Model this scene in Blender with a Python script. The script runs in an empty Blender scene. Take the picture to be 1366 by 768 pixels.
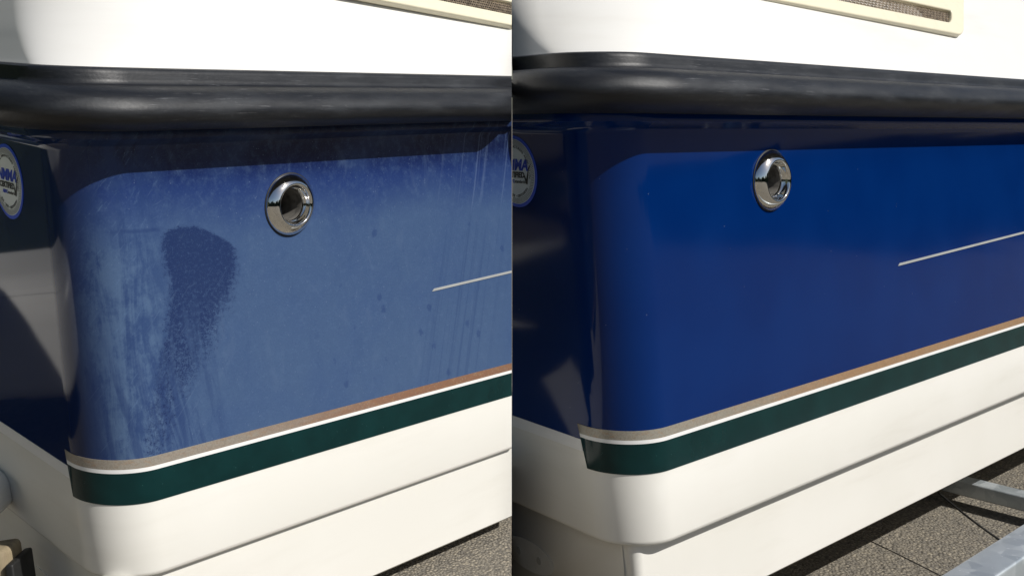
import bpy, bmesh, math, random
from mathutils import Vector, Matrix
R = math.radians
random.seed(7)
scene = bpy.context.scene
col = scene.collection

# ------------------------------------------------------------------ camera
cam_d = bpy.data.cameras.new('camera'); cam = bpy.data.objects.new('camera', cam_d); col.objects.link(cam)
CAM_H = 0.885                                  # camera height above the asphalt = height of the rub rails
cam.location = (0, 0, CAM_H); cam.rotation_euler = (R(90), 0, 0)
cam_d.sensor_width = 36; cam_d.lens = 39.77; cam_d.shift_y = -0.1764
cam_d.clip_start = 0.02; cam_d.clip_end = 3000
scene.camera = cam

# ------------------------------------------------------------------ sky and sun
SUN_AZ, SUN_EL = R(-30), R(42)                 # azimuth measured from +X, counter-clockwise
to_sun = Vector((math.cos(SUN_EL)*math.cos(SUN_AZ), math.cos(SUN_EL)*math.sin(SUN_AZ), math.sin(SUN_EL)))
world = bpy.data.worlds.new('World'); scene.world = world; world.use_nodes = True
wn = world.node_tree; wn.nodes.clear()
sky = wn.nodes.new('ShaderNodeTexSky'); sky.sky_type = 'NISHITA'; sky.sun_disc = False
sky.sun_elevation = SUN_EL; sky.sun_rotation = math.pi/2 - SUN_AZ
bg = wn.nodes.new('ShaderNodeBackground'); bg.inputs['Strength'].default_value = 0.065
wo = wn.nodes.new('ShaderNodeOutputWorld')
wn.links.new(sky.outputs[0], bg.inputs[0]); wn.links.new(bg.outputs[0], wo.inputs[0])
sun_d = bpy.data.lights.new('sun', 'SUN'); sun_d.energy = 4.7; sun_d.angle = R(0.5); sun_d.color = (1, 0.965, 0.91)
sun = bpy.data.objects.new('sun', sun_d); col.objects.link(sun)
sun.rotation_euler = to_sun.to_track_quat('Z', 'Y').to_euler(); sun.location = (3, -2, 4)
vs = scene.view_settings; vs.view_transform = 'Standard'; vs.look = 'None'; vs.exposure = 0; vs.gamma = 1
vs.use_curve_mapping = False

# ------------------------------------------------------------------ node helpers
class NT:
    def __init__(s, name):
        s.m = bpy.data.materials.new(name); s.m.use_nodes = True
        s.t = s.m.node_tree; s.p = s.t.nodes['Principled BSDF']
        s.uvn = None; s.on = None
    def n(s, typ, **kw):
        x = s.t.nodes.new('ShaderNode' + typ)
        for k, v in kw.items(): setattr(x, k, v)
        return x
    def l(s, a, b):
        if isinstance(a, (int, float)): b.default_value = a
        elif isinstance(a, tuple): b.default_value = a if len(a) == 4 or b.type == 'VECTOR' else (*a, 1)
        else: s.t.links.new(a, b)
    def obj(s):
        if not s.on: s.on = s.n('TexCoord')
        return s.on.outputs['Object']
    def uv(s):
        if not s.uvn: s.uvn = s.n('UVMap', uv_map='UVMap')
        return s.uvn.outputs[0]
    def map(s, vec, scale=(1, 1, 1), rot=(0, 0, 0), loc=(0, 0, 0)):
        if any(rot):                                # turn first, then stretch
            y = s.n('Mapping'); s.l(vec, y.inputs[0]); y.inputs['Rotation'].default_value = rot; vec = y.outputs[0]
        x = s.n('Mapping'); s.l(vec, x.inputs[0]); x.inputs['Scale'].default_value = scale
        x.inputs['Location'].default_value = loc; return x.outputs[0]
    def noise(s, vec, scale, detail=3, rough=.55, dist=0):
        x = s.n('TexNoise'); s.l(vec, x.inputs['Vector']); x.inputs['Scale'].default_value = scale
        x.inputs['Detail'].default_value = detail; x.inputs['Roughness'].default_value = rough
        x.inputs['Distortion'].default_value = dist; return x.outputs[0]
    def voro(s, vec, scale, out='Distance', feature='F1'):
        x = s.n('TexVoronoi', feature=feature); s.l(vec, x.inputs['Vector']); x.inputs['Scale'].default_value = scale
        return x.outputs[out]
    def math(s, op, a, b=0.0, c=0.0, clamp=False):
        x = s.n('Math', operation=op, use_clamp=clamp); s.l(a, x.inputs[0]); s.l(b, x.inputs[1]); s.l(c, x.inputs[2]); return x.outputs[0]
    def step(s, v, a, b, lo=0.0, hi=1.0):          # smoothstep of v from a..b to lo..hi
        x = s.n('MapRange', interpolation_type='SMOOTHSTEP'); s.l(v, x.inputs[0])
        for i, q in enumerate((a, b, lo, hi)): s.l(q, x.inputs[i+1])
        return x.outputs[0]
    def mix(s, f, a, b, mode='MIX'):
        x = s.n('Mix', data_type='RGBA', blend_type=mode); s.l(f, x.inputs[0]); s.l(a, x.inputs[6]); s.l(b, x.inputs[7]); return x.outputs[2]
    def sep(s, v):
        x = s.n('SeparateXYZ'); s.l(v, x.inputs[0]); return x.outputs
    def curve(s, v, pts):                          # piecewise curve: input 0..1 -> 0..1
        x = s.n('FloatCurve'); c = x.mapping.curves[0]
        while len(c.points) > 2: c.points.remove(c.points[-2])
        c.points[0].location = pts[0]; c.points[-1].location = pts[-1]
        for p in pts[1:-1]: c.points.new(*p)
        x.mapping.update(); s.l(v, x.inputs['Value']); return x.outputs[0]
    def bump(s, h, strength, dist=.001):
        x = s.n('Bump'); s.l(h, x.inputs['Height']); x.inputs['Strength'].default_value = strength
        x.inputs['Distance'].default_value = dist; s.l(x.outputs[0], s.p.inputs['Normal'])
    def set(s, **kw):
        names = dict(color='Base Color', rough='Roughness', metal='Metallic', spec='Specular IOR Level', coat='Coat Weight', coat_rough='Coat Roughness', ior='IOR')
        for k, v in kw.items(): s.l(v, s.p.inputs[names[k]])
        return s.m

# ------------------------------------------------------------------ materials
def mat_blue_polished():
    t = NT('polished_blue_gelcoat'); o = t.obj()
    n = t.noise(o, 5, 2)
    c = t.mix(t.step(n, .35, .7), (.0003, .0165, .104), (.0006, .0200, .118))
    sp = t.voro(o, 120); keep = t.math('GREATER_THAN', t.noise(o, 37, 1), .665)
    dust = t.math('MULTIPLY', t.step(sp, .10, .06), keep)
    c = t.mix(t.math('MULTIPLY', dust, .30), c, (.4, .45, .55))
    t.bump(t.noise(o, 14, 1), .05, .0012)
    return t.set(color=c, rough=t.step(n, .3, .7, .085, .11), spec=.24)

def mat_blue_oxidised():
    t = NT('oxidised_blue_gelcoat'); uv = t.uv(); S = t.sep(uv); u, v = S[0], S[1]
    o = t.obj()
    big = t.noise(uv, 7, 4, .6); fine = t.noise(uv, 90, 3, .7); grain = t.noise(uv, 420, 2, .7)
    # haze grows from just under the rail downwards, patchy
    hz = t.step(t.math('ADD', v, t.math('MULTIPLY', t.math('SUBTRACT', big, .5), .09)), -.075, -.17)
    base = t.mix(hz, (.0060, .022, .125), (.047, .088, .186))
    base = t.mix(t.step(v, -.105, -.066), base, (.0016, .006, .040))  # the rail's cast shadow, also painted into the blue
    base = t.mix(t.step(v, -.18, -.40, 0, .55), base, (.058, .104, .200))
    base = t.mix(t.math('MULTIPLY', t.step(big, .45, .72), .35), base, (.032, .068, .180))
    base = t.mix(t.math('MULTIPLY', t.step(fine, .45, .8), .30), base, (.076, .132, .245))
    base = t.mix(t.math('MULTIPLY', t.step(grain, .52, .8), .25), base, (.10, .17, .31))
    base = t.mix(t.math('MULTIPLY', t.step(grain, .46, .25), .34), base, (.018, .045, .14))
    blot = t.noise(t.map(uv, (1, .55, 1)), 24, 6, .72, .6)
    base = t.mix(t.math('MULTIPLY', t.step(blot, .54, .70), .22), base, (.092, .145, .245))
    base = t.mix(t.math('MULTIPLY', t.step(blot, .46, .32), .20), base, (.024, .055, .150))
    fleck = t.math('MULTIPLY', t.step(t.voro(uv, 210), .16, .06), t.math('GREATER_THAN', t.noise(uv, 60, 2), .55))
    base = t.mix(t.math('MULTIPLY', fleck, .6), base, (.16, .22, .33))
    # the aft corner: rubbed, streaky
    nearc = t.step(u, .17, .02)
    st = t.math('ADD', t.math('MULTIPLY', t.noise(t.map(uv, (30, 5.5, 1), loc=(.2, .1, 0)), 1.0, 6, .75, 1.2), .6), t.math('MULTIPLY', t.noise(uv, 34, 6, .75), .4))
    base = t.mix(t.math('MULTIPLY', t.math('MULTIPLY', nearc, t.step(st, .44, .60)), .8), base, (.016, .040, .130))
    base = t.mix(t.math('MULTIPLY', t.math('MULTIPLY', t.step(u, .10, .06), t.step(st, .58, .42)), t.step(v, -.13, -.20, 0, .35)), base, (.10, .165, .27))
    scr = t.noise(t.map(uv, (60, 9, 1), rot=(0, 0, R(38))), 4.0, 4, .75)
    base = t.mix(t.math('MULTIPLY', t.math('MULTIPLY', nearc, t.step(scr, .56, .72)), .5), base, (.10, .17, .30))
    # the dark rubbed patch that runs down near the corner
    q = t.math('DIVIDE', t.math('ADD', v, .42), .28, clamp=True)         # 0 at z=-.42, 1 at z=-.14
    cl = t.curve(q, PATCH_L); cr = t.curve(q, PATCH_R)
    n1 = t.noise(uv, 48, 6, .72); n2 = t.noise(uv, 210, 5, .8); n3 = t.noise(uv, 560, 3, .8)
    n0 = t.noise(t.map(uv, (1, .6, 1)), 17, 3, .6)
    wob = t.math('ADD', t.math('MULTIPLY', t.math('SUBTRACT', n1, .5), .024), t.math('MULTIPLY', t.math('SUBTRACT', n0, .5), .030))
    uu = t.math('ADD', u, wob)
    d_l = t.math('DIVIDE', t.math('SUBTRACT', uu, t.math('MULTIPLY', cl, .4)), .012)
    soft = t.step(v, -.16, -.34, .016, .060)
    d_r = t.math('DIVIDE', t.math('SUBTRACT', t.math('ADD', t.math('MULTIPLY', cr, .4), .006), uu), soft)
    top = t.math('DIVIDE', t.math('SUBTRACT', t.math('SUBTRACT', PATCH_TOP, t.math('MULTIPLY', t.math('POWER', t.math('ABSOLUTE', t.math('SUBTRACT', u, PATCH_TU)), 2), 7.0)), t.math('ADD', v, t.math('MULTIPLY', wob, .35))), .005)
    den = t.math('MINIMUM', t.math('MINIMUM', d_l, d_r), top)
    den = t.math('MINIMUM', den, t.step(v, -.15, -.40, 1.0, .42))
    nz = t.math('ADD', t.math('MULTIPLY', t.math('SUBTRACT', n2, .5), 3.2), t.math('MULTIPLY', t.math('SUBTRACT', n3, .5), 2.2))
    pm = t.step(t.math('ADD', den, nz), .08, .92)
    pm = t.math('MULTIPLY', pm, t.step(den, -.25, .12))
    s1 = t.step(t.noise(t.map(uv, (14, 330, 1), rot=(0, 0, R(-48))), 1.0, 3, .7), .63, .69)
    s2 = t.step(t.noise(t.map(uv, (16, 360, 1), rot=(0, 0, R(-22)), loc=(3, 1, 0)), 1.0, 3, .7), .66, .71)
    lines = t.math('MAXIMUM', s1, s2)
    pm = t.math('MULTIPLY', pm, t.math('SUBTRACT', 1.0, t.math('MULTIPLY', t.math('MULTIPLY', lines, t.step(v, -.17, -.26)), .6)))
    # smears left and right of its foot, and the faint tide line towards the corner
    sm = t.noise(t.map(uv, (60, 7, 1), rot=(0, 0, R(-9))), 1.0, 5, .7, .5)
    foot = t.math('MULTIPLY', t.math('MULTIPLY', t.step(u, .19, .10), t.step(v, -.22, -.33)), t.step(sm, .46, .62))
    base = t.mix(t.math('MULTIPLY', foot, .62), base, (.016, .038, .125))
    tide = t.math('MULTIPLY', t.step(t.math('ABSOLUTE', t.math('ADD', v, t.math('ADD', .1435, t.math('MULTIPLY', wob, .25)))), .0035, .0005), t.math('MULTIPLY', t.step(u, .10, .085), t.step(u, .02, .05)))
    base = t.mix(t.math('MULTIPLY', tide, .6), base, (.016, .038, .125))
    inner = t.step(t.noise(t.map(uv, (55, 9, 1), rot=(0, 0, R(-6))), 1.0, 4, .65), .44, .66)
    pm = t.math('MULTIPLY', pm, t.math('SUBTRACT', 1.0, t.math('MULTIPLY', t.math('MULTIPLY', inner, t.step(v, -.20, -.30)), .65)))
    base = t.mix(t.math('MULTIPLY', pm, .84), base, (.0095, .022, .085))
    base = t.mix(t.math('MULTIPLY', t.math('MULTIPLY', lines, t.step(u, .20, .08)), .30), base, (.10, .16, .27))
    # dried droplets
    vd = t.n('TexVoronoi'); t.l(t.map(uv, (1.25, 1, 1)), vd.inputs['Vector']); vd.inputs['Scale'].default_value = 34
    dm = t.math('MULTIPLY', t.step(t.math('ADD', vd.outputs['Distance'], t.math('MULTIPLY', t.math('SUBTRACT', t.noise(uv, 130, 4, .75), .5), .55)), .24, .12), t.math('GREATER_THAN', t.sep(vd.outputs['Color'])[0], .66))
    dm = t.math('MULTIPLY', dm, t.math('MULTIPLY', t.step(u, .26, .36), t.step(v, -.10, -.15)))
    base = t.mix(t.math('MULTIPLY', dm, .48), base, (.016, .040, .135))
    # slanting run marks towards the bow, pale at the top, dark below
    ru = t.noise(t.map(uv, (110, 1.3, 1), rot=(0, 0, R(17))), 1.0, 3, .6)
    ul = t.math('SUBTRACT', u, t.math('MULTIPLY', t.math('ADD', v, .22), .32))
    win = t.math('MULTIPLY', t.step(ul, .50, .55), t.step(ul, .72, .64))
    base = t.mix(t.math('MULTIPLY', t.math('MULTIPLY', win, t.step(ru, .48, .66)), t.step(v, -.12, -.19, 0, .5)), base, (.026, .055, .145))
    base = t.mix(t.math('MULTIPLY', t.math('MULTIPLY', win, t.step(ru, .55, .68)), t.step(v, -.17, -.12, 0, .5)), base, (.13, .19, .32))
    # the shaded transom end is not chalky
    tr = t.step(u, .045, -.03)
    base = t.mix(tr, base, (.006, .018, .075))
    chalk = t.math('SUBTRACT', 1.0, tr)
    rough = t.math('ADD', .05, t.math('MULTIPLY', chalk, t.math('SUBTRACT', .30, t.math('MULTIPLY', pm, .08))))
    t.bump(t.noise(o, 14, 1), .05, .0012)
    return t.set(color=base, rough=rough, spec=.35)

def mat_white(name, c1, c2, rough=.18):
    t = NT(name); o = t.obj()
    n = t.noise(o, 3.5, 4)
    c = t.mix(t.step(n, .35, .7), c1, c2)
    st = t.noise(t.map(o, (2, 2, 14)), 1.5, 4, .6)
    c = t.mix(t.step(st, .5, .8, 0, .2), c, (.50, .46, .38))
    return t.set(color=c, rough=rough+.05, spec=.45)

def mat_rubber():
    t = NT('black_rubber'); uv = t.uv(); o = t.obj()
    n = t.noise(t.map(uv, (3, 14, 1)), 3, 5, .65); f = t.noise(uv, 260, 3, .7); st = t.noise(t.map(uv, (8, 120, 1)), 2.5, 4, .7)
    c = t.mix(t.step(n, .45, .75), (.0075, .0085, .011), (.020, .023, .028))
    c = t.mix(t.math('MULTIPLY', t.step(st, .60, .74), .35), c, (.07, .075, .085))
    sc = t.math('MULTIPLY', t.step(t.noise(t.map(uv, (40, 160, 1), rot=(0, 0, R(20))), 1.2, 5, .75), .62, .72), t.step(n, .5, .62))
    c = t.mix(t.math('MULTIPLY', sc, .6), c, (.13, .13, .14))
    u = t.sep(uv)[0]; wr = t.noise(t.map(uv, (12, 240, 1)), 1.6, 5, .8)
    zone = t.math('MULTIPLY', t.step(u, -.05, .06), t.step(u, .40, .24))
    c = t.mix(t.math('MULTIPLY', t.math('MULTIPLY', zone, t.step(wr, .57, .67)), .3), c, (.24, .24, .25))
    dust = t.step(t.noise(t.map(uv, (5, 30, 1)), 2.2, 5, .7), .42, .72)
    c = t.mix(t.math('MULTIPLY', dust, .16), c, (.055, .058, .062))
    t.bump(t.math('ADD', f, t.math('MULTIPLY', st, .6)), .22, .0008)
    return t.set(color=c, rough=t.step(t.math('ADD', n, t.math('MULTIPLY', f, .3)), .4, .95, .40, .60), spec=.5)

def mat_green():
    t = NT('dark_green_tape'); o = t.obj(); uv = t.uv()
    c = t.mix(t.step(t.noise(uv, 22, 3), .3, .7), (.0012, .020, .021), (.0020, .027, .028))
    fl = t.math('MULTIPLY', t.step(t.voro(uv, 260), .16, .08), t.math('GREATER_THAN', t.noise(uv, 90, 1), .62))
    c = t.mix(t.math('MULTIPLY', fl, .35), c, (.10, .26, .24))
    return t.set(color=c, rough=.16, spec=.3)

def mat_bronze(bow_refl_c, corner_refl_c):
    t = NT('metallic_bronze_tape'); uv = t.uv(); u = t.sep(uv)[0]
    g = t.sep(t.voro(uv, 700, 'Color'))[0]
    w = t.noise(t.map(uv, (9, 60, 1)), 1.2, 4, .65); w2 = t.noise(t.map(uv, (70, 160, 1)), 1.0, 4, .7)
    refl_ramp = t.step(t.math('ADD', u, t.math('MULTIPLY', t.math('SUBTRACT', w, .5), .5)), .05, .50)  # metallic reflection painted along the tape: grey at the corner, copper forward
    c = t.mix(refl_ramp, corner_refl_c, bow_refl_c)
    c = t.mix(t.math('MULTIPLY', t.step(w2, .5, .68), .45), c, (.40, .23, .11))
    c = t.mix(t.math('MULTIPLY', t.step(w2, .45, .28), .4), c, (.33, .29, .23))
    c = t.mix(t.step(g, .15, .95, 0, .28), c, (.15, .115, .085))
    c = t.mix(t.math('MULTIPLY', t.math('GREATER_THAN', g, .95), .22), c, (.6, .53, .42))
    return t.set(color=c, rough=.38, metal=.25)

def mat_plain(name, c, rough=.4, metal=0.0, var=.12, scale=30):
    t = NT(name); o = t.obj(); n = t.noise(o, scale, 4)
    c2 = tuple(min(1, q*(1-var*2)) for q in c)
    return t.set(color=t.mix(t.step(n, .4, .7), c, c2), rough=t.step(n, .3, .7, rough, rough*1.25), metal=metal)

def mat_chrome():
    t = NT('chrome'); o = t.obj(); n = t.noise(o, 160, 3, .7)
    t.bump(t.noise(o, 40, 2), .05, .0006)
    pit = t.step(t.noise(o, 420, 2, .8), .68, .76)
    return t.set(color=t.mix(t.math('MULTIPLY', pit, .6), (.80, .79, .76), (.25, .21, .16)), rough=t.step(n, .4, .8, .045, .16), metal=1.0)

def mat_galv():
    t = NT('galvanised_steel'); o = t.obj()
    v = t.voro(t.map(o, (1, 1, 1)), 42, 'Color'); g = t.sep(v)[0]; n = t.noise(o, 9, 4)
    c = t.mix(g, (.42, .47, .50), (.56, .60, .62)); c = t.mix(t.math('MULTIPLY', t.step(n, .45, .7), .4), c, (.33, .36, .38))
    c = t.mix(t.math('MULTIPLY', t.step(t.noise(o, 70, 3), .62, .72), .6), c, (.75, .77, .78))
    t.bump(t.noise(o, 60, 3), .2, .0006)
    return t.set(color=c, rough=t.step(g, 0, 1, .38, .55), metal=.55)

def mat_asphalt(sc=165):
    t = NT('asphalt'); o = t.obj()
    v = t.n('TexVoronoi'); t.l(o, v.inputs['Vector']); v.inputs['Scale'].default_value = sc
    g = t.sep(v.outputs['Color']); n = t.noise(o, 3, 4); n2 = t.noise(o, 420, 2)
    c = t.mix(g[0], (.17, .155, .13), (.31, .275, .215))
    c = t.mix(t.math('MULTIPLY', t.step(g[1], .78, .95), .6), c, (.46, .40, .30))
    c = t.mix(t.math('MULTIPLY', t.step(g[2], .72, .9), .7), c, (.08, .075, .068))
    c = t.mix(t.step(v.outputs['Distance'], .30, .62, 0, .5), c, (.06, .056, .05))
    c = t.mix(t.step(n, .4, .75, 0, .3), c, (.16, .148, .128)); c = t.mix(t.step(n2, .3, .8, 0, .25), c, (.36, .32, .26))
    t.bump(t.math('SUBTRACT', t.math('MULTIPLY', n2, .3), v.outputs['Distance']), .8, .004)
    return t.set(color=c, rough=.88, spec=.25)

def mat_wood():
    t = NT('weathered_bunk_wood'); o = t.obj()
    n = t.noise(t.map(o, (40, 40, 5)), 1, 5, .7)
    return t.set(color=t.mix(t.step(n, .35, .7), (.33, .27, .17), (.17, .13, .08)), rough=.8)

# outline of the dark rubbed patch, in hull coordinates (x = height, y = distance from corner / .4)
PATCH_L = [(0, .10), (.148, .1135), (.289, .136), (.427, .17), (.566, .206), (.71, .231), (.859, .221), (1, .235)]
PATCH_R = [(0, .16), (.177, .21), (.311, .269), (.443, .354), (.585, .417), (.748, .469), (.84, .484), (1, .46)]
PATCH_TOP, PATCH_TU = -.140, .125

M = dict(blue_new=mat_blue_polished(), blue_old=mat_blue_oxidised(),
    white=mat_white('white_gelcoat', (.77, .755, .70), (.80, .785, .735)),
    deck=mat_white('white_deck_gelcoat', (.73, .72, .685), (.75, .74, .705), .25),
    tape_white=mat_plain('white_tape', (.80, .80, .79), .3, var=.02),
    rubber=mat_rubber(), green=mat_green(),
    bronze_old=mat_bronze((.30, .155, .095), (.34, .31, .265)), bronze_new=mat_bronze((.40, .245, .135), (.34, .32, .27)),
    grey_tape=mat_plain('pale_grey_tape', (.46, .47, .46), .35, .2, .06),
    chrome=mat_chrome(), cream=mat_plain('cream_plastic', (.74, .69, .52), .35, var=.03),
    dark=mat_plain('dark_pipe', (.075, .07, .062), .7, 0.0, .25, 120), mesh=mat_plain('steel_mesh', (.46, .37, .27), .35, .5, .3, 120),
    black=mat_plain('black_void', (.006, .006, .006), .8),
    sticker_blue=mat_plain('sticker_blue', (.015, .085, .72), .35, var=.05), sticker_white=mat_plain('sticker_white', (.86, .90, .90), .35, var=.03),
    ink_blue=mat_plain('blue_ink', (.012, .055, .55), .4, var=.05), ink_black=mat_plain('black_ink', (.03, .028, .028), .4), ink_grey=mat_plain('grey_ink', (.13, .135, .135), .4),
    pad=mat_plain('pale_pad', (.74, .73, .68), .35, var=.04), dull_bolt=mat_plain('dull_bolt', (.50, .49, .44), .5), galv=mat_galv(), asphalt=mat_asphalt(), asphalt_fine=mat_asphalt(270), wood=mat_wood(), cable=mat_plain('black_cable', (.012, .012, .012), .5),
    added_hedge=mat_plain('dark_foliage', (.030, .045, .022), .8, 0.0, .3, 6), laminate=mat_plain('grey_laminate', (.45, .44, .40), .7))

# ------------------------------------------------------------------ object helpers
def link(name, me, mat, parent=None, smooth=35):
    o = bpy.data.objects.new(name, me); col.objects.link(o)
    if mat: me.materials.clear(); me.materials.append(M[mat] if isinstance(mat, str) else mat)
    if smooth is not None and len(me.polygons):
        me.shade_smooth(); me.set_sharp_from_angle(angle=R(smooth))
    if parent: o.parent = parent
    return o
def tag(o, label, cat=None, group=None, kind=None):
    o['label'] = label
    if cat: o['category'] = cat
    if group: o['group'] = group
    if kind: o['kind'] = kind
    return o
def bm_mesh(bm, name):
    me = bpy.data.meshes.new(name); bm.normal_update(); bm.to_mesh(me); bm.free(); return me
def box_bm(sx, sy, sz, bev=0, seg=3):
    bm = bmesh.new(); bmesh.ops.create_cube(bm, size=1)
    bmesh.ops.scale(bm, vec=(sx, sy, sz), verts=bm.verts)
    if bev: bmesh.ops.bevel(bm, geom=bm.edges[:], offset=bev, segments=seg, profile=.5, affect='EDGES')
    return bm
def curve_mesh(cu):
    o = bpy.data.objects.new('tmp', cu); col.objects.link(o)
    dg = bpy.context.evaluated_depsgraph_get(); dg.update()
    me = bpy.data.meshes.new_from_object(o.evaluated_get(dg)); bpy.data.objects.remove(o); bpy.data.curves.remove(cu); return me
def tube_mesh(pts, r, name, seg=8):
    cu = bpy.data.curves.new(name, 'CURVE'); cu.dimensions = '3D'; cu.bevel_depth = r; cu.bevel_resolution = 3; cu.use_fill_caps = True
    sp = cu.splines.new('POLY'); sp.points.add(len(pts)-1)
    for p, q in zip(sp.points, pts): p.co = (*q, 1)
    return curve_mesh(cu)
def text_mesh(s, size, extr, shear=0, bold=0, align='CENTER'):
    cu = bpy.data.curves.new('t', 'FONT'); cu.body = s; cu.size = size; cu.extrude = extr; cu.shear = shear; cu.offset = bold
    cu.align_x = align; cu.align_y = 'CENTER'; cu.resolution_u = 3
    return curve_mesh(cu)

# ------------------------------------------------------------------ the hull as a sweep round the stern corner
RAD, RAKE, PHI = .0616, .109, R(82.92)
class Boat:
    """One stern quarter. Local axes: x along the side to the bow, y inboard along the transom, z up from the rail."""
    def __init__(s, root_name, x, y, th, a, b, zo, k, cut, sheer):
        s.x, s.y, s.th, s.a, s.b, s.zo, s.k, s.cut, s.sheer = x*k, y*k, th, a, b, zo, k, cut, sheer
        s.root = bpy.data.objects.new(root_name, None); col.objects.link(s.root)
        s.root.location = (s.x, s.y, 0); s.root.rotation_euler = (0, 0, th); s.root.empty_display_size = .1
        s.t = Vector((math.cos(PHI), math.sin(PHI))); s.nt = Vector((-math.sin(PHI), math.cos(PHI)))
        s.ns = Vector((0, -1))
    def loc(s, p2, z, w=0):                       # hull coordinates -> coordinates under the root
        z = z + s.zo + s.a*p2.x + s.b*p2.y + w*s.sheer*max(-.1, p2.x)
        return Vector((p2.x*s.k, p2.y*s.k, CAM_H + z*s.k))
    def wx(s, p2): return s.x + s.k*(math.cos(s.th)*p2.x - math.sin(s.th)*p2.y)
    def plane_end(s, p, dirv, lim):               # travel from p along dirv until the cut plane (world x = 0), at most lim
        gap = .0004
        tgt = -gap if s.cut < 0 else gap
        w0, w1 = s.wx(p), s.wx(p+dirv)
        if abs(w1-w0) < 1e-9: return lim
        d = (tgt-w0)/(w1-w0)
        return d if 0 < d < lim else lim
    def ring(s, d, z, r=None, arc=14, x0=None, x1=None, side_div=10, tr_div=6, u_max=1.05, x_max=2.6):
        """points of the horizontal section at height z, offset d outwards: list of (p2, s-coordinate)"""
        r = max(.004, RAD + d) if r is None else r
        half = PHI/2; vc = s.ns*d + Vector((1, 0))*0
        # virtual corner of the two offset lines
        # side: y = -d ; transom: p.nt = d
        vy = -d; vx = (d - s.nt.y*vy)/s.nt.x
        L = r/math.tan(half); c = Vector((vx+L, vy+r))
        sh = Vector((-RAKE*z, 0)); out = []
        pt = Vector((vx, vy)) + s.t*L
        lt = s.plane_end(pt+sh, s.t, u_max) if s.cut > 0 else u_max
        for i in range(tr_div, 0, -1):
            q = pt + s.t*(lt*i/tr_div); out.append((q+sh, -r*(math.pi-PHI) - lt*i/tr_div))
        a0 = -math.pi/2 - (math.pi-PHI); a1 = -math.pi/2
        for i in range(arc+1):
            f = i/arc; an = a0 + (a1-a0)*f
            out.append((c + r*Vector((math.cos(an), math.sin(an))) + sh, -r*(math.pi-PHI)*(1-f)))
        ps = Vector((vx+L, vy))
        ls = s.plane_end(ps+sh, Vector((1, 0)), x_max) if s.cut < 0 else x_max
        for i in range(1, side_div+1): out.append((ps + Vector((ls*i/side_div, 0)) + sh, ls*i/side_div))
        return [(p, sc + RAD) for p, sc in out]
    def clip_side(s, ring, x0, slant=0): return ring
    def sweep(s, name, prof, mat, closed=True, parent=None, lo=None, hi=None, smooth=35, **kw):
        """prof: (d, z[, w[, r]]) profile points, swept round the section; lo/hi trim by distance from the corner"""
        bm = bmesh.new(); uvl = bm.loops.layers.uv.new('UVMap'); rows = []; uvs = {}
        for p in prof:
            d, z = p[0], p[1]; w = p[2] if len(p) > 2 else 0; r = p[3] if len(p) > 3 else None
            rg = s.ring(d, z, r, **kw)
            if lo is not None or hi is not None:
                fn = lo or hi; lim = [fn(q[1]) for q in prof]; l_ = fn(z)
                i = next(j for j, q in enumerate(rg) if q[1] > (max(lim) if lo else min(lim))-1e-9)
                if lo: keep, pool = rg[i:], rg
                else: keep, pool = rg[:i-1], rg
                j = next(j for j, q in enumerate(pool) if q[1] > l_); a, b = pool[j-1], pool[j]; f = (l_-a[1])/(b[1]-a[1])
                c_ = (a[0].lerp(b[0], f), l_); rg = [c_] + keep if lo else keep + [c_]
            row = []
            for q, sc in rg:
                v = bm.verts.new(s.loc(q, z, w)); uvs[v] = (sc, z); row.append(v)
            rows.append(row)
        m = len(rows[0])
        n = len(rows)
        for i in range(n if closed else n-1):
            a, b = rows[i], rows[(i+1) % n]
            for j in range(m-1): bm.faces.new((a[j], a[j+1], b[j+1], b[j]))
        if closed:
            bm.faces.new([r_[0] for r_ in rows]); bm.faces.new([r_[-1] for r_ in reversed(rows)])
        for f in bm.faces:
            for lp in f.loops: lp[uvl].uv = uvs[lp.vert]
        bmesh.ops.recalc_face_normals(bm, faces=bm.faces)
        return link(name, bm_mesh(bm, name), mat, parent or s.root, smooth)
    def clip(s, o):                               # trim a detail at the end of the built quarter
        bpy.context.view_layer.update()
        inv = (o.parent.matrix_world if o.parent else Matrix()).inverted()
        mw = o.matrix_world.inverted()
        co = mw @ Vector((.0004*s.cut, 0, 0)); no = (mw.to_3x3() @ Vector((-s.cut, 0, 0))).normalized()
        bm = bmesh.new(); bm.from_mesh(o.data)
        g = bm.verts[:] + bm.edges[:] + bm.faces[:]
        res = bmesh.ops.bisect_plane(bm, geom=g, plane_co=co, plane_no=no, clear_outer=True, dist=1e-6)
        ed = [e for e in res['geom_cut'] if isinstance(e, bmesh.types.BMEdge)]
        if ed:
            try: bmesh.ops.holes_fill(bm, edges=ed, sides=0)
            except Exception: pass
        bm.to_mesh(o.data); bm.free(); return o
    def side_frame(s, x, z, d=0, lean=0):          # frame on the side: X to the bow, Y up, Z outwards
        o = s.loc(Vector((x, -d)), z)
        X = Vector((1, 0, s.a)).normalized(); Y = Vector((0, math.sin(lean), math.cos(lean))); Z = X.cross(Y).normalized(); Y = Z.cross(X)
        return Matrix.Translation(o) @ Matrix((X, Y, Z)).transposed().to_4x4() @ Matrix.Scale(s.k, 4)
    def transom_frame(s, u, z, d=0):
        vy = -d; vx = (d - s.nt.y*vy)/s.nt.x
        p = Vector((vx, vy)) + s.t*u + Vector((-RAKE*z, 0)); o = s.loc(p, z)
        X = Vector((-s.t.x, -s.t.y, -s.b)).normalized()
        Y = Vector((-RAKE, 0, 1)).normalized(); Y = (Y - X*Y.dot(X)).normalized(); Z = X.cross(Y)
        return Matrix.Translation(o) @ Matrix((X, Y, Z)).transposed().to_4x4() @ Matrix.Scale(s.k, 4)

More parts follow.
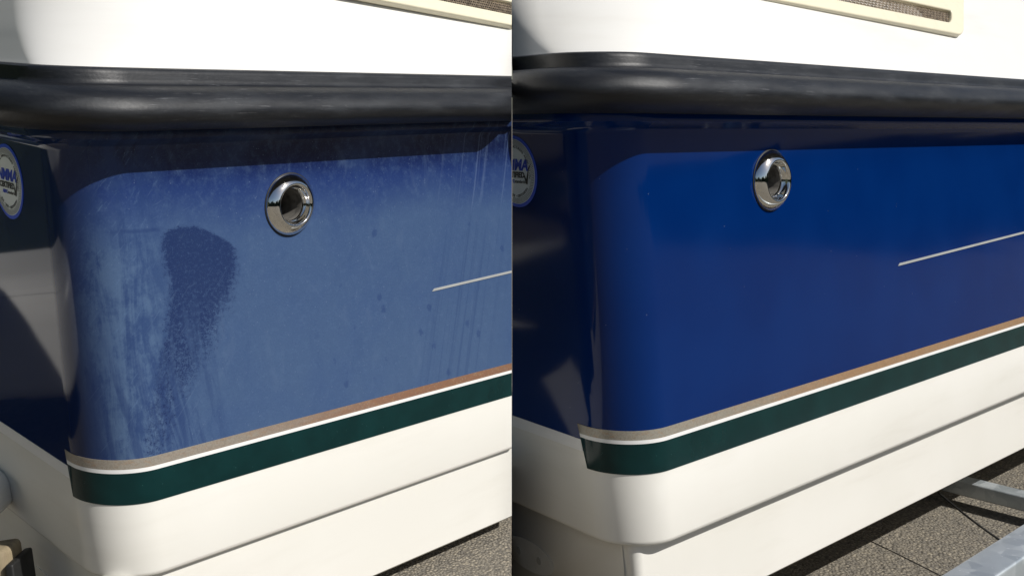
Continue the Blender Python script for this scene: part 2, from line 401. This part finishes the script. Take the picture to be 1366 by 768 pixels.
T = .012                                           # laminate thickness
Z = dict(beige=-.3879, white=-.3984, green=-.4027, green_b=-.4371, bw=-.4065, chine=-.5194, keel=-.632)

def build_boat(name, pose, k, cut, sheer, old, label):
    B = Boat(name, *pose, k, cut, sheer); root = B.root
    tag(root, label, 'boat', 'stern quarters of the blue and white boat')
    # blue topside with the joint flange under the rail
    fl = [(.004, -.030, 1), (.0135, -.034, 1), (.015, -.040, 1), (.0135, -.046, 1), (.007, -.0505, 1), (.002, -.054, 1), (0, -.060, 1)]
    mid = [(0, z, .0) for z in (-.12, -.20, -.28, -.36, Z['bw'])]
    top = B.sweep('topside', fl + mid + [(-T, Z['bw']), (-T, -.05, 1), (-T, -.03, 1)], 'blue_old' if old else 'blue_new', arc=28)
    top['label'] = 'chalky oxidised dark blue topside' if old else 'polished glossy deep blue topside'
    ch = Z['chine']
    B.sweep('lower_topside', [(0, Z['bw']), (0, -.45), (0, ch+.006), (-.0008, ch+.0025), (-.0025, ch+.0006), (-.005, ch), (-.034, ch+.001), (-.034, ch+.02), (-T, ch+.03), (-T, Z['bw'])], 'white', arc=28)
    lg = .0095 if old else .021
    B.sweep('bottom', [(-lg, ch+.002, 0, .012), (-lg-.002, -.56, 0, .012), (-lg-.006, Z['keel']+.003, 0, .012), (-lg-.009, Z['keel'], 0, .012), (-.75, Z['keel']-.045, 0, .012), (-.75, Z['keel']-.035, 0, .012), (-.05, Z['keel']+.02, 0, .012), (-.045, ch+.003, 0, .012)], 'white', arc=6, smooth=40)
    # rub rail: thin flange above a fat rounded fender
    rail = [(-0.004, 0.029), (0.009, 0.0285), (0.0125, 0.027), (0.014, 0.023), (0.015, 0.017), (0.0165, 0.0125), (0.02, 0.0108), (0.03, 0.0108), (0.042, 0.0092), (0.052, 0.005), (0.0595, -0.001), (0.0645, -0.0085), (0.066, -0.0145), (0.064, -0.0205), (0.0585, -0.0265), (0.05, -0.0315), (0.038, -0.0352), (0.024, -0.0368), (0.013, -0.0375), (-0.004, -0.0375)]
    B.sweep('rub_rail', [(d, z, 1) for d, z in rail], 'rubber', arc=28, smooth=50)
    # white deck moulding above the rail: a cove, then a wall leaning inboard
    dk = [(-.002, .020, 1, .060), (-.0045, .027, 1, .068), (-.008, .033, 1, .078), (-.013, .042, 1, .092), (-.020, .055, 1, .108), (-.0305, .075, 1, .128), (-.0615, .13, 1, .165), (-.1075, .21, 1, .21), (-.13, .25, 1, .225), (-.145, .264, 1, .23), (-.16, .270, 1, .235), (-.24, .274, 1, .26), (-.24, .262, 1, .26), (-.16, .255, 1, .22), (-.05, .074, 1, .10), (-.016, .018, 1, .05)]
    def spline(P, n):                               # smooth rows between the profile points
        out = []
        for i in range(len(P)-1):
            a, b, c_, d_ = P[max(0, i-1)], P[i], P[i+1], P[min(len(P)-1, i+2)]
            for j in range(n):
                f = j/n; out.append(tuple(.5*(2*b[k]+(c_[k]-a[k])*f+(2*a[k]-5*b[k]+4*c_[k]-d_[k])*f*f+(3*b[k]-a[k]-3*c_[k]+d_[k])*f**3) for k in range(4)))
        return out + [P[-1]]
    dk = spline(dk[:10], 5) + dk[10:]
    B.sweep('deck_moulding', dk, 'deck', arc=56, smooth=60)
    # tapes: bronze over white over green, ending in a slanting cut just round the corner
    e = .0007
    def band(nm, z0, z1, mat, lo, lift=e):
        return B.sweep(nm, [(lift, z0), (lift, z1), (.0001, z1), (.0001, z0)], mat, lo=lo, arc=28)
    end = (lambda z: -.056 + (-.385 - z)*.20) if old else (lambda z: -.056 + (-.385 - z)*.24)
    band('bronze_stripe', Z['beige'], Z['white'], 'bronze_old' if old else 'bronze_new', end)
    band('white_stripe', Z['white'], Z['green'], 'tape_white', end)
    band('green_stripe', Z['green'], Z['green_b'], 'green', end)
    tb = B.sweep('transom_tape', [(.0005, Z['bw']+.001), (.0005, Z['bw']-.0125), (.0001, Z['bw']-.0125), (.0001, Z['bw']+.001)], 'tape_white', arc=28, hi=(lambda z: -.0555 + (-.385 - z)*.20))
    # lower transom: deadrise plate below the chine ledge, with a small bolted pad
    bm = bmesh.new(); tf = B.transom_frame(0, 0)
    def tp(u, z, d):
        vy = -d; vx = (d - B.nt.y*vy)/B.nt.x
        return B.loc(Vector((vx, vy)) + B.t*u + Vector((-RAKE*z, 0)), z)
    def slab(pts, d0, d1):
        bm = bmesh.new(); a = [bm.verts.new(tp(u, z, d1)) for u, z in pts]; b = [bm.verts.new(tp(u, z, d0)) for u, z in pts]
        bm.faces.new(a); bm.faces.new(b[::-1]); n = len(pts)
        for i in range(n): bm.faces.new((a[i], b[i], b[(i+1) % n], a[(i+1) % n]))
        bmesh.ops.recalc_face_normals(bm, faces=bm.faces); return bm
    lt = link('lower_transom', bm_mesh(slab([(.02, ch+.0005), (1.08, ch+.0005), (1.08, -.86), (.02, Z['keel']-.01)], -.032, -lg+.0008), 'lower_transom'), 'white', root, 30)
    el = [(.205 + .052*math.cos(2*math.pi*i/40), -.592 + .020*math.sin(2*math.pi*i/40)) for i in range(40)]
    pad = link('bolted_pad', bm_mesh(slab(el, -lg, -lg+.0022), 'bolted_pad'), 'pad', lt, 30); bolts = []
    for du in (-.022, .020):
        e2 = [(.205 + du + .0045*math.cos(2*math.pi*i/14), -.592 + .0045*math.sin(2*math.pi*i/14)) for i in range(14)]
        bolts.append(link('bolt', bm_mesh(slab(e2, -lg+.002, -lg+.0035), 'bolt'), 'dull_bolt', lt, 30))
    # white outboard bracket bolted to the transom: a foot and an arm that stands off to the left
    foot = [(.258, -.500), (.262, -.478), (.274, -.470), (.50, -.462), (.50, -.505), (.268, -.508)]
    bm = slab(foot, -.001, .030); bmesh.ops.bevel(bm, geom=bm.edges[:], offset=.004, segments=3, profile=.5, affect='EDGES')
    ft = link('bracket_foot', bm_mesh(bm, 'bracket_foot'), 'deck', root, 40)
    clipped = [tb, lt, pad, ft] + bolts
    if old:
        def lump(nm, pts, d0, d1, bev, mat='deck', par=None):
            bm = slab(pts, d0, d1); bmesh.ops.bevel(bm, geom=bm.edges[:], offset=bev, segments=4, profile=.5, affect='EDGES')
            return link(nm, bm_mesh(bm, nm), mat, par or root, 50)
        mo = lump('added_motor', [(1.02, -.60), (1.05, -.44), (1.12, -.41), (1.42, -.41), (1.47, -.45), (1.47, -.60)], .16, .80, .03)  # unseen motor, added and kept low for its pale reflection in the transom
        lump('added_motor_leg', [(1.13, -.605), (1.36, -.605), (1.32, -.64), (1.17, -.64)], .25, .55, .02, 'deck', mo)
        lump('added_motor_clamp', [(1.10, -.48), (1.40, -.48), (1.40, -.56), (1.10, -.56)], -.002, .155, .01, 'galv', mo)
    else:
        for o in clipped: B.clip(o)
    # pale pinstripe with a pointed end
    bm = bmesh.new()
    x0, z0, x1, z1 = PIN_OLD if old else PIN_NEW
    fr = B.side_frame(0, 0); xe = 2.3
    zs = lambda x: z0 + (z1-z0)*(x-x0)/(x1-x0)
    P = [(x0, -.0016), (x0+.004, .0017), (xe, .0017), (xe, -.0017)]
    vs_ = []
    for lift in (.0008, .0001):
        vs_.append([bm.verts.new(B.loc(Vector((x, -lift)), zs(x)+dz)) for x, dz in P])
    bm.faces.new(vs_[0]); bm.faces.new(vs_[1][::-1])
    for i in range(4): bm.faces.new((vs_[0][i], vs_[1][i], vs_[1][(i+1) % 4], vs_[0][(i+1) % 4]))
    bmesh.ops.recalc_face_normals(bm, faces=bm.faces)
    ps = link('pinstripe', bm_mesh(bm, 'pinstripe'), 'grey_tape', root, None)
    if cut < 0: B.clip(ps)
    # chrome through-hull outlet, set in a real hole
    fx, fz = (.299, -.1255) if old else (.315, -.1225)
    fr = B.side_frame(fx, fz)
    bm = bmesh.new(); bmesh.ops.create_cone(bm, cap_ends=True, segments=40, radius1=.024, radius2=.024, depth=.08)
    bm.transform(fr); cutter = link('cutter', bm_mesh(bm, 'cutter'), None, root, None)
    md = top.modifiers.new('hole', 'BOOLEAN'); md.operation = 'DIFFERENCE'; md.solver = 'EXACT'; md.object = cutter
    dg = bpy.context.evaluated_depsgraph_get(); dg.update()
    me = bpy.data.meshes.new_from_object(top.evaluated_get(dg)); top.modifiers.clear(); top.data = me
    bpy.data.objects.remove(cutter)
    def lathe(nm, prof, mat, par, n=56):
        bm = bmesh.new(); rows = []
        for r, h in prof: rows.append([bm.verts.new((r*math.cos(2*math.pi*i/n), r*math.sin(2*math.pi*i/n), h)) for i in range(n)])
        for a, b in zip(rows, rows[1:]):
            for i in range(n): bm.faces.new((a[i], a[(i+1) % n], b[(i+1) % n], b[i]))
        bmesh.ops.recalc_face_normals(bm, faces=bm.faces)
        bm.transform(fr); return link(nm, bm_mesh(bm, nm), mat, par, 60)
    flg = lathe('outlet_flange', [(.0225, .0002), (.0372, .0002), (.0376, .0012), (.0370, .0028), (.0350, .0058), (.0320, .0088), (.0290, .0110), (.0268, .0122), (.0254, .0125), (.0243, .0120), (.0233, .0106), (.0224, .0082), (.0214, .0055), (.0204, .0040), (.0196, .0034), (.0192, .0025), (.0191, -.045), (.0200, -.045), (.0215, -.010), (.0220, .0002)], 'chrome', root)
    flg['label'] = 'round chrome outlet in the blue hull side'
    lathe('gasket', [(.0360, .0001), (.0387, .0001), (.0388, .0006), (.0384, .0010), (.0360, .0010)], 'cable', flg)
    lathe('outlet_pipe', [(.0190, .0005), (.0183, .0000), (.0181, -.060), (.0002, -.062), (.0002, -.066), (.0190, -.066), (.01905, -.002)], 'dark', flg)
    # louvre vent on the deck wall
    lean = math.atan(.569)
    vf = B.side_frame(VX, VZ + B.sheer*VX, d=-(.0305 + (VZ-.075)*.569), lean=lean) @ Matrix.Rotation(R(-3.4), 4, 'Z')
    def rrect(x0, y0, x1, y1, r, skew=0, n=7):
        pts = []
        for cx, cy, a in ((x1-r, y1-r, 0), (x0+r, y1-r, 90), (x0+r, y0+r, 180), (x1-r, y0+r, 270)):
            for i in range(n+1):
                an = R(a + 90*i/n); y = cy + r*math.sin(an); pts.append((cx + r*math.cos(an) + skew*(y-y0), y))
        return pts
    cu = bpy.data.curves.new('vent', 'CURVE'); cu.dimensions = '2D'; cu.fill_mode = 'BOTH'; cu.extrude = .0035; cu.bevel_depth = .0025; cu.bevel_resolution = 3
    SK = .95; W = .68
    slots = [rrect(-W+.03, .017+i*.045, -.018, .048+i*.045, .013, SK) for i in range(3)]
    for pl in [rrect(-W, 0, 0, .155, .014, SK)] + slots:
        sp = cu.splines.new('POLY'); sp.points.add(len(pl)-1); sp.use_cyclic_u = True
        for p, q in zip(sp.points, pl): p.co = (q[0], q[1], 0, 1)
    me = curve_mesh(cu); me.transform(vf @ Matrix.Translation((0, 0, .004)))
    vfr = link('vent_frame', me, 'cream', root, 40); vfr['label'] = 'cream louvre vent on the white deck wall'
    bm = bmesh.new()
    def quad(p): 
        bm.faces.new([bm.verts.new(q) for q in p])
    pitch = .0050; wv = .00078
    x = -W+.012
    while x < .07:                                  # woven steel screen: upright and level wires over and under
        n = int(.13/pitch); prev = None; i0 = int(round(x/pitch))
        for j in range(n+1):
            y = .012 + j*pitch; zz = .0008*(1 if (i0+j) % 2 else -1); xx = x + SK*y*0
            cur = [bm.verts.new((xx-wv, y, zz)), bm.verts.new((xx, y, zz+wv)), bm.verts.new((xx+wv, y, zz))]
            if prev:
                for a in range(2): bm.faces.new((prev[a], prev[a+1], cur[a+1], cur[a]))
            prev = cur
        x += pitch
    for j in range(int(.13/pitch)+1):
        y = .012 + j*pitch; prev = None; x = -W+.012
        while x < .07:
            i0 = int(round(x/pitch)); zz = -.0008*(1 if (i0+j) % 2 else -1)
            cur = [bm.verts.new((x, y-wv, zz)), bm.verts.new((x, y, zz+wv)), bm.verts.new((x, y+wv, zz))]
            if prev:
                for a in range(2): bm.faces.new((prev[a], prev[a+1], cur[a+1], cur[a]))
            prev = cur; x += pitch
    for v in list(bm.verts):                        # keep the screen inside the slanting frame
        v.co.x = min(max(v.co.x, -W+.012+SK*v.co.y), -.006+SK*v.co.y)
    bm.transform(vf @ Matrix.Translation((0, 0, .0030)))
    ms = link('wire_screen', bm_mesh(bm, 'wire_screen'), 'mesh', vfr, None); ms['kind'] = 'stuff'
    bm = bmesh.new(); bm.faces.new([bm.verts.new((a + SK*b, b, 0)) for a, b in ((-W+.012, .008), (-.008, .008), (-.008, .145), (-W+.012, .145))])
    bm.transform(vf @ Matrix.Translation((0, 0, .0008))); bk = link('vent_back', bm_mesh(bm, 'vent_back'), 'black', vfr, None)
    if cut < 0:
        for o in (vfr, ms, bk): B.clip(o)
    # round certification sticker on the transom
    sf = B.transom_frame(SU_OLD if old else SU_NEW, SZ)
    r0 = SR
    def disc(nm, r, h0, h1, mat, par):
        bm = bmesh.new(); n = 72
        a = [bm.verts.new((r*math.cos(2*math.pi*i/n), r*math.sin(2*math.pi*i/n), h0)) for i in range(n)]
        b = [bm.verts.new((v.co.x, v.co.y, h1)) for v in a]
        bm.faces.new(b); bm.faces.new(a[::-1])
        for i in range(n): bm.faces.new((a[i], a[(i+1) % n], b[(i+1) % n], b[i]))
        bm.transform(sf); return link(nm, bm_mesh(bm, nm), mat, par, 40)
    st = disc('sticker', r0, .0001, .0005, 'sticker_blue', root); st['label'] = 'round blue rimmed white certification sticker'
    parts = [st, disc('sticker_face', r0*.905, .0005, .0008, 'sticker_white', st)]
    bm = bmesh.new(); n = 110
    for i in range(n):                              # twisted rope border
        a = 2*math.pi*i/n; da = .020; tw = .055
        q = [(r0*.87, a), (r0*.87, a+da), (r0*.775, a+da-tw), (r0*.775, a-tw)]
        bm.faces.new([bm.verts.new((r*math.cos(t_), r*math.sin(t_), .0010)) for r, t_ in q])
    for rr in (.885, .762):
        pr = None; seg = 90
        va = [bm.verts.new((r0*rr*math.cos(2*math.pi*i/seg), r0*rr*math.sin(2*math.pi*i/seg), .0010)) for i in range(seg)]
        vb = [bm.verts.new((r0*(rr-.010)*math.cos(2*math.pi*i/seg), r0*(rr-.010)*math.sin(2*math.pi*i/seg), .0010)) for i in range(seg)]
        for i in range(seg): bm.faces.new((va[i], va[(i+1) % seg], vb[(i+1) % seg], vb[i]))
    bm.transform(sf); parts.append(link('rope_border', bm_mesh(bm, 'rope_border'), 'ink_grey', st, None))
    def txt(nm, s_, size, x, y, mat, shear=0, bold=0, rot=0, sx=1):
        me = text_mesh(s_, size, .0001, shear, bold)
        me.transform(sf @ Matrix.Translation((x, y, .0011)) @ Matrix.Rotation(rot, 4, 'Z') @ Matrix.Scale(sx, 4, (1, 0, 0))); return link(nm, me, mat, st, None)
    parts.append(txt('blue_lettering', 'NMMA', r0*.42, -r0*.02, r0*.17, 'ink_blue', .28, r0*.016))
    parts.append(txt('registered_mark', '®', r0*.12, r0*.60, r0*.28, 'ink_blue'))
    parts.append(txt('black_lettering', 'CERTIFIED', r0*.215, -r0*.06, -r0*.10, 'ink_black', .15, r0*.008))
    parts.append(txt('small_lettering', 'ABYC', r0*.13, -r0*.20, -r0*.28, 'ink_blue', 0, r0*.004))
    parts.append(txt('small_lettering', 'standards', r0*.13, r0*.22, -r0*.28, 'ink_black'))
    bm = bmesh.new()
    ck = [(.40, -.06), (.47, -.10), (.52, -.20), (.66, .12), (.80, .24), (.66, .04), (.56, -.34), (.50, -.34)]
    bm.faces.new([bm.verts.new((a*r0, b*r0, .0013)) for a, b in ck]); bm.transform(sf)
    parts.append(link('tick_mark', bm_mesh(bm, 'tick_mark'), 'ink_black', st, None))
    def ring_text(nm, s_, a0, step, flip):
        mes = bmesh.new()
        for i, c_ in enumerate(s_):
            if c_ == ' ': continue
            me = text_mesh(c_, r0*.105, .0001); an = R(a0 + step*i)
            me.transform(Matrix.Translation((r0*.69*math.cos(an), r0*.69*math.sin(an), .0011)) @ Matrix.Rotation(an + (math.pi/2 if flip else -math.pi/2), 4, 'Z'))
            mes.from_mesh(me); bpy.data.meshes.remove(me)
        mes.transform(sf); return link(nm, bm_mesh(mes, nm), 'ink_grey', st, None)
    parts.append(ring_text('ring_lettering', 'NATIONAL MARINE MANUFACTURERS ASSOCIATION', 192, -5.1, False))
    parts.append(ring_text('ring_lettering', 'BOAT • YACHT • CERTIFICATION', 225, 3.4, True))
    if cut > 0:
        for o in parts: B.clip(o)
    return B

# hull coordinates of the details, shared by the two quarters
PIN_OLD, PIN_NEW = (.555, -.2580, .7346, -.2496), (.6336, -.2584, 1.0645, -.2460)
VX, VZ = .91, .095
SU_OLD, SU_NEW, SZ, SR = .164, .163, -.104, .0425

A_POSE = (-.45539, 1.14, .90221, -.01623, .05603, .01238)
B_POSE = (.09153, 1.18726, .75450, .00262, -.01438, .03114)
KA, KB = .85, 1.215

# ------------------------------------------------------------------ ground
bm = bmesh.new(); bmesh.ops.create_grid(bm, x_segments=2, y_segments=2, size=400)
g = link('ground', bm_mesh(bm, 'ground'), 'asphalt', None, None); g['kind'] = 'structure'; g['label'] = 'sunlit coarse grey asphalt under the boats'

bm = box_bm(6, 9, .33, .004, 2); bm.transform(Matrix.Translation((-3.0006, 1.5, .166)))  # added step: lifts this asphalt clear of the polished boat's shadow
g2 = link('pavement', bm_mesh(bm, 'pavement'), 'asphalt_fine', None, 30); g2['kind'] = 'structure'; g2['label'] = 'asphalt under the chalky boat, on an added step into the sun'
def added_hedge(name, p0, p1, label):  # unseen dark banks, added for what the hulls and chrome mirror
    p0, p1 = Vector(p0), Vector(p1); d = (p1-p0); L_ = d.length; d.normalize(); nrm = Vector((-d.y, d.x, 0))
    bm = bmesh.new(); n = int(L_/.28); rows = []
    rnd = random.Random(int(L_*100)); pf = [(0, 0), (-.15, .6), (-.2, 1.3), (-.05, 2.0), (.5, 2.25), (1.0, 1.9), (1.1, 0)]
    for i in range(n+1):
        b = p0 + d*(L_*i/n); k_ = 1 + .22*math.sin(i*.37)+.14*math.sin(i*1.13+1)+rnd.uniform(-.1, .1)
        rows.append([bm.verts.new(b + nrm*(a+rnd.uniform(-.12, .12)) + Vector((0, 0, z*k_*(1+rnd.uniform(-.06, .06))))) for a, z in pf])
    for a, b in zip(rows, rows[1:]):
        for j in range(len(pf)-1): bm.faces.new((a[j], b[j], b[j+1], a[j+1]))
    o = link(name, bm_mesh(bm, name), 'added_hedge', None, None); return tag(o, label, 'added_hedge', 'greenery added outside the view')
added_hedge('added_hedge', (-2.75, 5.5, .33), (-2.95, -2.2, .33), 'added unseen dark greenery left of the yard, mirrored in the chalky transom')
added_hedge('added_hedge', (-6, -9.6, 0), (10.5, -9.2, 0), 'added unseen dark greenery behind the photographer, mirrored in the chrome outlets')
added_hedge('added_hedge', (8.6, -9.0, 0), (9.4, 14, 0), 'added unseen dark greenery right of the yard, mirrored in the polished side')
BA = build_boat('boat_stern', A_POSE, KA, -1, .024, True, 'dull chalky boat stern with dark rubbed patch on its faded blue side')
BB = build_boat('boat_stern', B_POSE, KB, 1, -.0155, False, 'shiny boat stern with clean polished deep blue side')

# ------------------------------------------------------------------ trailers under the boats
def beam(name, p0, p1, w, h, mat, parent, bev=.004):
    p0, p1 = Vector(p0), Vector(p1); d = p1-p0
    bm = box_bm(d.length, w, h, bev)
    X = d.normalized(); Y = Vector((0, 0, 1)).cross(X).normalized(); Zv = X.cross(Y)
    bm.transform(Matrix.Translation((p0+p1)/2) @ Matrix((X, Y, Zv)).transposed().to_4x4())
    return link(name, bm_mesh(bm, name), mat, parent, 30)
def pix(px, py, Y):                                # a point of the place from measured bearings and its distance
    return Vector(((px-683)/1509.4*Y, Y, CAM_H - (py-142.9)/1509.4*Y))
tr = bpy.data.objects.new('boat_trailer', None); col.objects.link(tr); tr.location = (.7, 1.6, 0)
tag(tr, 'galvanised steel trailer beams beside and beneath the polished boat', 'trailer')
bpy.context.view_layer.update()
def under(o, root):
    o.parent = root; o.matrix_parent_inverse = root.matrix_world.inverted(); return o
p0, p1 = pix(1297, 768, 1.56), pix(1391, 699, 1.73)
dr = (p1-p0); dr.z = 0; dr.normalize(); zt = (p0.z+p1.z)/2 - .03
q0, q1 = p0 - dr*.5, p1 + dr*1.4; q0.z = q1.z = zt
under(beam('side_rail', q0, q1, .055, .06, 'galv', None), tr)
c0 = pix(1352, 664, 2.44); inb = Vector((-.685, .729, 0))
under(beam('cross_member', c0 - inb*.20, c0 + inb*.45, .045, .032, 'galv', None), tr)
tr2 = bpy.data.objects.new('boat_trailer', None); col.objects.link(tr2); tr2.location = (-.5, 1.06, 0)
tag(tr2, 'weathered wooden trailer post with black edging behind the chalky boat', 'trailer'); bpy.context.view_layer.update()
bm = box_bm(.06, .04, .46, .006); bm.transform(Matrix.Translation((-.476, 1.085, .235)) @ Matrix.Rotation(R(-8), 4, 'Y'))
under(link('bunk_post', bm_mesh(bm, 'bunk_post'), 'wood', None, 30), tr2)
bm = box_bm(.008, .044, .45, .002); bm.transform(Matrix.Translation((-.441, 1.083, .233)) @ Matrix.Rotation(R(-8), 4, 'Y'))
under(link('edge_trim', bm_mesh(bm, 'edge_trim'), 'cable', None, 30), tr2)
# loose black cable hanging below the polished boat
a, b = pix(1250, 655, 2.25), pix(1352, 732, 2.05)
pts = [a.lerp(b, i/14) + Vector((0, 0, -.004*math.sin(math.pi*i/14))) for i in range(15)]
cb = link('cable', tube_mesh(pts, .0022, 'cable'), 'cable', None, 60); tag(cb, 'thin black cable slung under the polished boat above the asphalt', 'cable')
